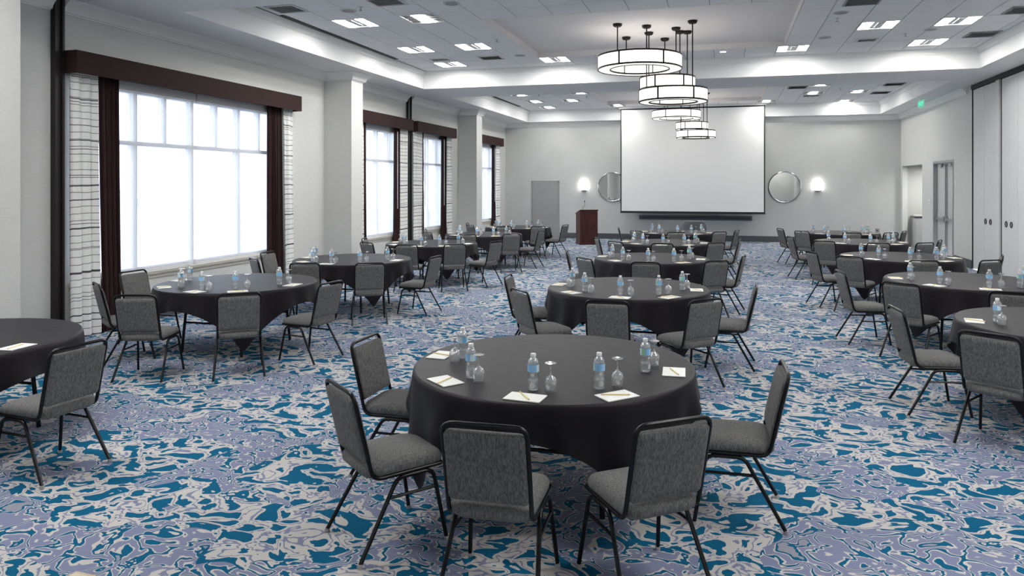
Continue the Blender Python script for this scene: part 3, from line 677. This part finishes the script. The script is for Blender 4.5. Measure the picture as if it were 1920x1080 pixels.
for dy, wh in ((0, 'nearer'), (9.9, 'far')):
    chandelier(-1.51, 12.99, .76, 4.275, 4.02, [(-1.83, 12.42), (-1.83, 13.57), (-.86, 12.98)], 'largest, highest white drum ring of the %s chandelier cluster' % wh, dy)
    chandelier(-.90, 12.82, .60, 3.627, 3.392, [(-1.35, 12.67), (-.55, 12.50), (-.81, 13.28)], 'lowest white drum ring of the %s chandelier cluster' % wh, dy)
    chandelier(-1.05, 13.47, .51, 3.94, 3.70, [(-1.37, 13.25), (-1.13, 13.87), (-.68, 13.33)], 'smallest, middle-height white drum ring of the %s chandelier cluster' % wh, dy)

def vent(x, y, w_, d_, dark, lb):
    t = thing('air_vent', lb, 'air vent', (x, y, ZT), group='ceiling air vents')
    f = MB(); hw, hd, e = w_ / 2, d_ / 2, .03
    f.box(-hw, hw, -hd, -hd + e, -.014, -.0005); f.box(-hw, hw, hd - e, hd, -.014, -.0005); f.box(-hw, -hw + e, -hd + e, hd - e, -.014, -.0005); f.box(hw - e, hw, -hd + e, hd - e, -.014, -.0005)
    f.obj('vent_frame', VENTM if dark else VENTL, t)
    MB().box(-hw + e, hw - e, -hd + e, hd - e, -.003, -.0005).obj('vent_back', VENTM if dark else SLOT, t)
    n = 7
    for q in range(n):
        yy = -hd + e + (q + .5) * (2 * hd - 2 * e) / n
        MB().add([(-hw + e, yy - .022, -.012), (hw - e, yy - .022, -.012), (hw - e, yy + .015, -.004), (-hw + e, yy + .015, -.004), (-hw + e, yy - .022, -.010), (hw - e, yy - .022, -.010), (hw - e, yy + .015, -.002), (-hw + e, yy + .015, -.002)],
                 [(0, 1, 2, 3), (7, 6, 5, 4), (0, 4, 5, 1), (1, 5, 6, 2), (2, 6, 7, 3), (3, 7, 4, 0)]).obj('slat', VENTM if dark else VENTL, t)
for x, y, w_, d_, dk, lb in ((4.46, 12.57, .5, .5, 1, 'dark square ceiling vent at the right edge of the nearer tray'), (4.44, 14.42, .5, .5, 1, 'dark square ceiling vent beside the right-hand ceiling lights'),
    (1.95, 11.36, .5, .5, 1, 'dark ceiling vent at the top edge of the photo, right of centre'), (2.54, 14.44, .36, .3, 0, 'light slatted vent between the right ceiling lights'),
    (-6.52, 9.60, .5, .45, 0, 'light ceiling vent at the near end of the dark slot'), (-4.84, 9.61, .5, .42, 0, 'light ceiling vent at the top edge, left of centre'),
    (-4.82, 14.40, .5, .42, 0, 'light ceiling vent near the left ceiling lights, far side'), (-5.96, 14.33, .4, .26, 0, 'light ceiling vent just before the window-side twin light'),
    (1.91, 20.93, .5, .5, 1, 'dark ceiling vent left of the far tray lights'), (4.36, 20.95, .5, .5, 1, 'dark ceiling vent in the far tray, nearer right corner'), (4.37, 22.77, .5, .5, 1, 'dark ceiling vent in the far tray, farther right corner'),
    (2.5, 22.98, .5, .4, 0, 'light slatted vent in the far tray, right side')):
    vent(x, y, w_, d_, dk, lb)
for x, y0, y1, lb in ((-6.83, 9.93, 14.02, 'long dark linear slot in the nearer tray ceiling'), (-6.85, 20.75, 23.55, 'dark linear slot in the far tray ceiling')):
    t = thing('slot_diffuser', lb, 'air slot', (x, (y0 + y1) / 2, ZT))
    h = (y1 - y0) / 2
    MB().box(-.03, .03, -h, h, -.008, -.0005).obj('slot', SLOT, t)
    f = MB().box(-.042, -.03, -h, h, -.012, -.0005); f.box(.03, .042, -h, h, -.012, -.0005); f.obj('slot_edge', SLOT, t)
SPK = [(-5.66, 9.95, 'first speaker at the left, by the twin light'), (-3.95, 9.95, 'speaker left of the raised panel, top edge'), (-4.15, 14.30, 'speaker left of the raised panel, far end'), (1.75, 12.05, 'speaker right of the raised panel'), (1.75, 14.0, 'speaker before the right-of-centre light'), (3.45, 13.75, 'speaker among the right-hand lights')]
for x, y, lb in SPK:
    t = thing('ceiling_speaker', 'round grey ceiling ' + lb, 'speaker', (x, y, ZT), group='ceiling speakers')
    MB().lathe([(0, 0), (.10, 0), (.10, -.006), (0, -.009)], 24).obj('grille', VENTM, t, 30)
    MB().lathe([(.10, 0), (.125, 0), (.122, -.009), (.10, -.009)], 24, closed=True).obj('rim', VENTL, t, 30)
for x, y, lb in ((-5.37, 9.8, 'small ceiling sprinkler near the left vent'), (-4.10, 12.6, 'small ceiling sprinkler left of the raised panel'), (1.75, 12.45, 'small ceiling sprinkler right of the raised panel'), (3.1, 14.0, 'small ceiling sprinkler between right-hand lights'),
                 (-5.4, 20.6, 'small ceiling sprinkler in the far tray, left'), (-4.1, 21.4, 'small ceiling sprinkler in the far tray, centre'), (3.1, 21.4, 'small ceiling sprinkler in the far tray, right')):
    t = thing('sprinkler', lb, 'sprinkler', (x, y, ZT), group='sprinkler heads')
    MB().lathe([(0, 0), (.035, 0), (.035, -.006), (.012, -.012), (.012, -.05), (0, -.05)], 12).obj('body', VENTL, t, 40)
    MB().lathe([(0, -.055), (.022, -.055), (.022, -.05), (0, -.05)], 10).obj('deflector', VENTM, t)
for x, y, z, lb in ((-.05, 14.95, ZT, 'small round downlight beyond the nearer chandelier'), (5.85, 22.95, 2.56, 'small round downlight in the service alcove')):
    t = thing('downlight', lb, 'downlight', (x, y, z), group='round downlights')
    MB().lathe([(0, -.004), (.055, -.004), (.055, -.001), (0, -.001)], 20).obj('lens', LENS, t)
    MB().lathe([(.055, -.001), (.085, -.001), (.08, -.010), (.055, -.010)], 20, closed=True).obj('rim', TRIMW, t, 30)

t = thing('ceiling_light', 'plain light panel added to brighten the service alcove', 'ceiling light', (6.35, 24.2, 2.56))  # glowing panel added to brighten the alcove walls
MB().box(-.16, .16, -.30, .30, -.012, -.004).obj('lens', LENS, t); MB().box(-.16, .16, -.5, -.30, -.012, -.004).obj('blank_panel', TRIMW, t); MB().box(-.16, .16, .30, .5, -.012, -.004).obj('blank_panel', TRIMW, t)
f = MB().box(-.19, -.16, -.53, .53, -.03, -.001); f.box(.16, .19, -.53, .53, -.03, -.001); f.box(-.16, .16, -.53, -.5, -.03, -.001); f.box(-.16, .16, .5, .53, -.03, -.001); f.obj('trim_frame', TRIMW, t)
# exit sign hanging from the right soffit
t = thing('exit_sign', 'green exit sign hanging from the soffit by the right wall', 'exit sign', (5.02, 20.95, ZS), radians(-80))
MB().tube([(0, 0, 0), (0, 0, -.04)], .012, 8).obj('stem', GREYM, t)
MB().box(-.16, .16, -.012, .012, -.25, -.04).obj('sign_panel', EXITW, t)
for sg in (-1, 1):
    cu = bpy.data.curves.new('exit_text', 'FONT'); cu.body = 'EXIT'; cu.size = .15; cu.align_x = 'CENTER'; cu.align_y = 'CENTER'; cu.extrude = .002
    to = bpy.data.objects.new('tmp_text', cu); COL.objects.link(to); dg = bpy.context.evaluated_depsgraph_get(); me = bpy.data.meshes.new_from_object(to.evaluated_get(dg)); bpy.data.objects.remove(to)
    me.materials.clear(); me.materials.append(EXITG)
    lt = link('lettering', me, t, (0, sg * .014, -.145)); lt.rotation_euler = (radians(90), 0, 0 if sg < 0 else pi)

# ================================================================== FURNITURE
TABS = dict(T=[(-1.09, 4.55), (-1.08, 8.14), (-1.15, 11.53), (-1.20, 14.77), (-1.17, 18.00)],
            L=[(-5.70, 4.02), (-5.65, 7.34), (-5.70, 10.15), (-5.72, 13.34), (-5.58, 16.12), (-5.59, 19.06)],
            R=[(2.85, 6.90), (2.84, 9.78), (2.75, 12.78), (2.70, 15.96), (2.70, 18.82)])
ORD = ['nearest', 'second', 'third', 'fourth', 'fifth', 'sixth']
COLN = dict(T='centre-column', L='window-side', R='right-column')
def tname(c, i): return '%s %s table' % (ORD[i], COLN[c])
SEATN = dict(A='left-end', B='front-left', C='middle', D='front-right', E='right-end')

# --- stacking chair (faces +Y)
def make_chair():
    t = thing('stacking_chair', '', 'chair')
    rake = radians(13)
    seat = MB().loft([rrect(.34, .38, .06, .408), rrect(.375, .43, .07, .412), rrect(.40, .465, .08, .430), rrect(.405, .47, .08, .455), rrect(.385, .445, .08, .477), rrect(.32, .36, .07, .490), rrect(.18, .2, .05, .495)])
    seat.xf(lambda x, y, z: (x, y + .008, z + .012 * (y / .2) ** 2 * (1 if y > 0 else .3) * -1)); seat.obj('seat', FABRIC, t, 50)
    # backrest: rounded pad lying along the raked hoop
    bk = MB().loft([rrect(.30, .28, .02, -.015), rrect(.368, .335, .022, -.014), rrect(.379, .347, .024, -.008), rrect(.382, .350, .026, .006), rrect(.374, .340, .03, .022), rrect(.33, .295, .04, .031), rrect(.18, .15, .04, .035)])
    def lay(x, y, z):  # x across, y up the back, z = thickness towards the sitter
        u = y + .203; zz = .468 + u * cos(rake); yy = -.205 - u * sin(rake)
        yy += z * cos(rake) - .010 * (1 - (x / .19) ** 2); zz += z * sin(rake); return (x, yy, zz)
    bk.xf(lay); bk.obj('backrest', FABRIC, t, 50)
    top = .868; yb = -.205 - (top - .475) * math.tan(rake); hw = .197
    hoop = smoothpath([(-hw, .205, .412), (-hw, -.188, .408), (-hw, yb, top), (hw, yb, top), (hw, -.188, .408), (hw, .205, .412)], .055, 5)
    f = MB().tube(hoop, .0115, 8); f.tube(smoothpath([(-hw, .20, .412), (-hw + .01, .215, .410), (hw - .01, .215, .410), (hw, .20, .412)], .01, 2), .0105, 8)
    f.tube([(-hw, -.05, .408), (hw, -.05, .408)], .009, 6); f.obj('back_frame', BLACKM, t, 50)
    for sx in (-1, 1):
        legs = {}
        for sy in (1, -1):
            if sy > 0: pts = [(sx * .200, .03, .392), (sx * .202, .155, .392), (sx * .232, .222, .012)]
            else: pts = [(sx * .200, .03, .392), (sx * .202, -.055, .392), (sx * .236, -.275, .012)]
            lg = MB().tube(smoothpath(pts, .05, 5), .0115, 8).obj('leg', BLACKM, t, 50)
            x, y, z = pts[-1]
            MB().lathe([(0, 0), (.013, 0), (.0145, .006), (.0125, .022), (0, .022)], 10, (x, y, 0)).obj('glide', GLIDE, lg, 40)
            legs[sy] = (pts[1], pts[2])
        def at(sy, z): p, q = legs[sy]; u = (p[2] - z) / (p[2] - q[2]); return tuple(p[i] + (q[i] - p[i]) * u for i in range(3))
        MB().tube([at(1, .30), at(-1, .30)], .0085, 6).obj('stretcher', BLACKM, t, 50)
    return t
chair0 = make_chair(); used = [False]
BACK = .293     # the back bar sits this far behind the chair's origin
CH = {'T1': 'A -177 1.33 -3;B -127 1.47 -2;C -88 1.56 0;D -56 1.55 3;E -6 1.43 8', 'T2': 'A -175 1.40 0;B -128 1.53 -9;C -89 1.66 0;D -56 1.62 8;E -11 1.42 9',
 'T3': 'A -169 1.36 0;B -122 1.58 -12;C -87 1.68 0;D -50 1.60 -4;E -15 1.46 6', 'T4': 'A -158 1.42 0;B -119 1.66 -8;C -87 1.70 0;D -50 1.60 0;E -12 1.50 4',
 'T5': 'A -171 1.44 0;B -119 1.70 -8;C -87 1.72 0;D -52 1.68 0;E -20 1.52 4', 'L1': 'E -8 1.56 2', 'L2': 'B -128 1.45 4;A -176 1.44 -6;C -85 1.70 12;D -52 1.68 0;E -15 1.54 6',
 'L3': 'B -127 1.52 0;A -168 1.38 -8;C -84 1.60 14;D -53 1.70 -6;E -10 1.55 6', 'L4': 'B -116 1.58 0;A -160 1.34 -6;C -82 1.70 6;D -53 1.72 -8;E -19 1.62 0',
 'L5': 'B -126 1.55 0;A -164 1.40 -4;C -83 1.70 8;D -50 1.70 -8;E -6 1.46 0', 'L6': 'B -129 1.55 0;A -168 1.42 0;C -86 1.66 8;D -56 1.70 0;E -17 1.52 4',
 'R1': 'A -174 1.44 0;B -132 1.55 6', 'R2': 'A -167 1.52 -4;B -128 1.64 2;C -93 1.74 -10', 'R3': 'A -155 1.58 -6;B -126 1.66 6;C -92 1.70 6;D -58 1.64 0;E -22 1.40 6',
 'R4': 'A -163 1.48 -4;B -121 1.74 6;C -90 1.74 4;D -60 1.68 0;E -28 1.46 4', 'R5': 'A -161 1.50 0;B -126 1.72 -6;C -90 1.74 0;D -60 1.70 0;E -30 1.48 4'}
for key, s in CH.items():
    c, i = key[0], int(key[1]) - 1; tx, ty = TABS[c][i]
    for e in s.split(';'):
        n, ang, dist, tw = e.split(); ang, dist, tw = radians(float(ang)), float(dist), radians(float(tw))
        bx, by = tx + dist * cos(ang), ty + dist * sin(ang)
        face = ang + pi + tw
        o = dup(chair0) if used[0] else chair0; used[0] = True
        o.location = (bx + BACK * cos(face), by + BACK * sin(face), 0); o.rotation_euler = (0, 0, face - pi / 2)
        tag(o, 'grey padded stacking chair with black frame, %s seat of the %s' % (SEATN[n], tname(c, i)), 'chair', 'grey stacking chairs')

# --- round table and its cloth
TR, TH = .914, .765
def make_table():
    t = thing('round_table', '', 'table')
    MB().lathe([(0, .725), (TR - .035, .725), (TR - .026, .729), (TR - .024, .738), (TR - .026, .746), (TR - .035, .751), (0, .751)], 64).obj('tabletop', WOODT, t, 30)
    for sy in (-1, 1):
        for sx in (-1, 1):
            MB().tube(smoothpath([(sx * .36, sy * .30, .725), (sx * .36, sy * .42, .60), (sx * .40, sy * .46, .0)], .1), .016, 8).obj('leg', BLACKM, t, 50)
        MB().tube([(-.375, sy * .435, .35), (.375, sy * .435, .35)], .012, 8).obj('crossbar', BLACKM, t, 50)
    return t
def cloth_mesh(seed):
    rnd = random.Random(seed); n = 160; HALF = 1.12
    ph = [rnd.random() * 6 for _ in range(4)]
    top = [0.001, .25, .5, .7, .84, .895]; mb = MB(); vs = []; fs = []; rings = []
    for r in top: rings.append([(r * cos(2 * pi * k / n), r * sin(2 * pi * k / n), TH) for k in range(n)])
    hang = []
    for kk in range(n):
        a = 2 * pi * kk / n; q = (abs(cos(a)) ** 40 + abs(sin(a)) ** 40) ** (1 / 40); hang.append(HALF / q - TR)
    for u in (0, .06, .14, .24, .36, .48, .60, .72, .84, .93, 1.0):
        ring = []
        for kk in range(n):
            a = 2 * pi * kk / n; hgt = hang[kk] * u
            corner = (hang[kk] - .18) / .46
            wv = .5 + .5 * sin(19 * a + ph[0] + .9 * sin(3 * a + ph[1])) ; w2 = .5 + .5 * sin(7 * a + ph[2])
            fold = (.13 * wv + .05 * w2) * hgt * (.55 + .6 * (1 - corner)) * (u ** .4 if u else 0)
            edge = .012 * (1 - math.exp(-hgt / .012))
            r = TR - .014 + edge + fold + .02 * hgt
            z = TH - max(0, hgt - .006 * (1 - math.exp(-hgt / .02))) * (1 - .05 * wv)
            ring.append((r * cos(a), r * sin(a), z))
        rings.append(ring)
    for r in rings: vs += r
    for i in range(len(rings) - 1):
        for k_ in range(n): fs.append((i * n + k_, i * n + (k_ + 1) % n, (i + 1) * n + (k_ + 1) % n, (i + 1) * n + k_))
    fs.append(tuple(range(n)))
    mb.add(vs, fs); return mb.mesh('tablecloth', CLOTH, 70)
CM = [cloth_mesh(s) for s in range(4)]
table0 = make_table(); tused = False

# --- place setting pieces
def make_bottle():
    t = thing('water_bottle', '', 'bottle')
    P = [(0, .002), (.024, 0), (.031, .004), (.0325, .012), (.0315, .020), (.0325, .026), (.0315, .033), (.0325, .040), (.0315, .047), (.0325, .054), (.031, .062), (.0285, .075), (.0305, .092), (.0325, .102), (.0325, .150), (.0315, .160), (.026, .174), (.018, .184), (.0135, .190), (.0135, .198), (0, .199)]
    MB().lathe(P, 16).obj('bottle_body', PET, t, 60)
    MB().lathe([(.0331, .108), (.0331, .148), (.0328, .148), (.0328, .108)], 24, closed=True).obj('label', LABELM, t, 40)
    MB().lathe([(0, .192), (.0155, .192), (.0155, .207), (.0145, .209), (0, .209)], 14).obj('cap', CAPW, t, 40)
    return t
def make_glass():
    return MB().lathe([(.0305, 0), (.032, .002), (.0355, .030), (.0365, .050), (.034, .070), (.024, .086), (.010, .094), (.0055, .102), (.0045, .120), (.005, .145), (.010, .155), (.028, .161), (.0335, .164), (.0335, .166), (0, .167)], 20).obj('goblet', GLASS, None, 60)
def make_pad():
    b = MB()
    for z0, z1, o in ((0, .0016, 0), (.0016, .0032, .0006), (.0032, .0048, 0)): b.box(-.105 + o, .105 - o, -.0695 + o, .0695 - o, z0, z1)
    return b.obj('notepad', PAPER)
def make_pencil():
    t = thing('pencil', '', 'pencil')
    def hexa(x0, x1, r0, r1, m, nm): MB().loft([[(x, r * cos(radians(60 * q + 30)), .004 + r * sin(radians(60 * q + 30))) for q in range(6)] for x, r in ((x0, r0), (x1, r1))]).obj(nm, m, t)
    hexa(-.075, .06, .0042, .0042, PENCIL, 'shaft'); hexa(.06, .075, .0042, .0006, PENTIP, 'tip'); hexa(-.088, -.075, .0042, .0042, ERASER, 'eraser')
    return t
bottle0, glass0, pad0, pencil0 = make_bottle(), make_glass(), make_pad(), make_pencil()
first = dict(b=True, g=True, n=True, p=True)
def put(proto, key, loc, rz, lb, cat, grp):
    o = proto if first[key] else dup(proto); first[key] = False
    o.location = loc; o.rotation_euler = (0, 0, rz); tag(o, lb, cat, grp); return o
# seat -> (bottle r, ang), (glass r, ang), (pad r, ang, rotation), pencil twist
SET = dict(A=((.62, -176), (.65, -166), (.79, -180, 87), 75), B=((.63, -129), (.655, -119), (.79, -131, 141), -62), C=((.64, -87), (.67, -78), (.79, -88, -5), -50), D=((.65, -53), (.665, -43), (.81, -51, 45), -32), E=((.61, -7), (.65, 6), (.78, -3, 93), 20))
ZC = TH + .0012
for c in 'TLR':
    for i, (tx, ty) in enumerate(TABS[c]):
        nm = tname(c, i)
        t = dup(table0) if tused else table0; tused = True
        t.location = (tx, ty, 0); tag(t, 'round folding table hidden under a black cloth, %s' % nm, 'table', 'round banquet tables')
        cl = link('tablecloth', CM[(i + ord(c)) % 4], None, (tx, ty, 0)); tag(cl, 'black square tablecloth draped over the %s' % nm, 'tablecloth', 'black tablecloths')
        if (c, i) != ('T', 0): cl.rotation_euler = (0, 0, radians(random.uniform(-4, 4)))
        for sn, (bo, gl, pd, tw) in SET.items():
            j = (lambda s_: 0) if (c, i) == ('T', 0) else (lambda s_: random.uniform(-s_, s_))
            ba = radians(bo[1] + j(3)); br = bo[0] + j(.02); ga = radians(gl[1]) + (ba - radians(bo[1])) + radians(j(2)); gr = gl[0] + (br - bo[0]); pa = radians(pd[1] + j(2.5)); pr2 = pd[0] + j(.012)
            pb, pg, pp = [(tx + r * cos(a), ty + r * sin(a)) for r, a in ((br, ba), (gr, ga), (pr2, pa))]
            def vis(p): u, v = proj(p[0], p[1], .8); return -14 < u < 1934
            at_ = 'at the %s setting of the %s' % (SEATN[sn], nm)
            if vis(pb) and (c, i) != ('L', 0): put(bottle0, 'b', (*pb, ZC), ba + 2.2 + j(.8), 'clear water bottle with blue label ' + at_, 'bottle', 'water bottles')
            if vis(pg) and (c, i) != ('L', 0): put(glass0, 'g', (*pg, ZC), j(3), 'upturned clear goblet ' + at_, 'glass', 'upturned goblets')
            if vis(pp):
                rz = radians(pd[2] + j(10))
                put(pad0, 'n', (*pp, ZC), rz, 'white notepad ' + at_, 'notepad', 'notepads')
                put(pencil0, 'p', (pp[0], pp[1], ZC + .0049), rz + radians(tw + j(12)), 'yellow pencil on the notepad ' + at_, 'pencil', 'pencils')

# small round table against the end, behind the fifth centre table
t = thing('side_table', 'small dark draped round table behind the fifth centre-column table', 'table', (-.86, 20.4, 0))
MB().lathe([(0, .93), (.27, .93), (.29, .925), (.30, .91), (.34, .80), (.36, .5), (.37, .02), (.365, .02), (.355, .5), (.335, .79), (.29, .905), (0, .915)], 40).obj('table_cover', BASEB, t, 40)
MB().lathe([(0, .88), (.28, .88), (.28, .91), (0, .91)], 32).obj('tabletop', WOODT, t, 30)
MB().lathe([(.03, .02), (.03, .88), (0, .88), (0, .02)], 12).obj('column', BLACKM, t, 30)
MB().lathe([(0, 0), (.26, 0), (.26, .012), (.05, .03), (0, .03)], 24).obj('base', BLACKM, t, 30)
# cream-topped table whose corner shows at the bottom left
t = thing('low_table', 'cream table corner at the bottom left edge of the photo', 'table', (-1.92, 1.746, 0), radians(-3))
tp_ = MB().box(0, .6, -.6, 0, .725, .75).obj('tabletop', TAN, t)
MB().box(.012, .588, -.588, -.012, .7505, .753).obj('inlay', CREAM, tp_)
for x in (.04, .56):
    for y in (-.56, -.04): MB().box(x - .02, x + .02, y - .02, y + .02, 0, .725).obj('leg', TAN, t)
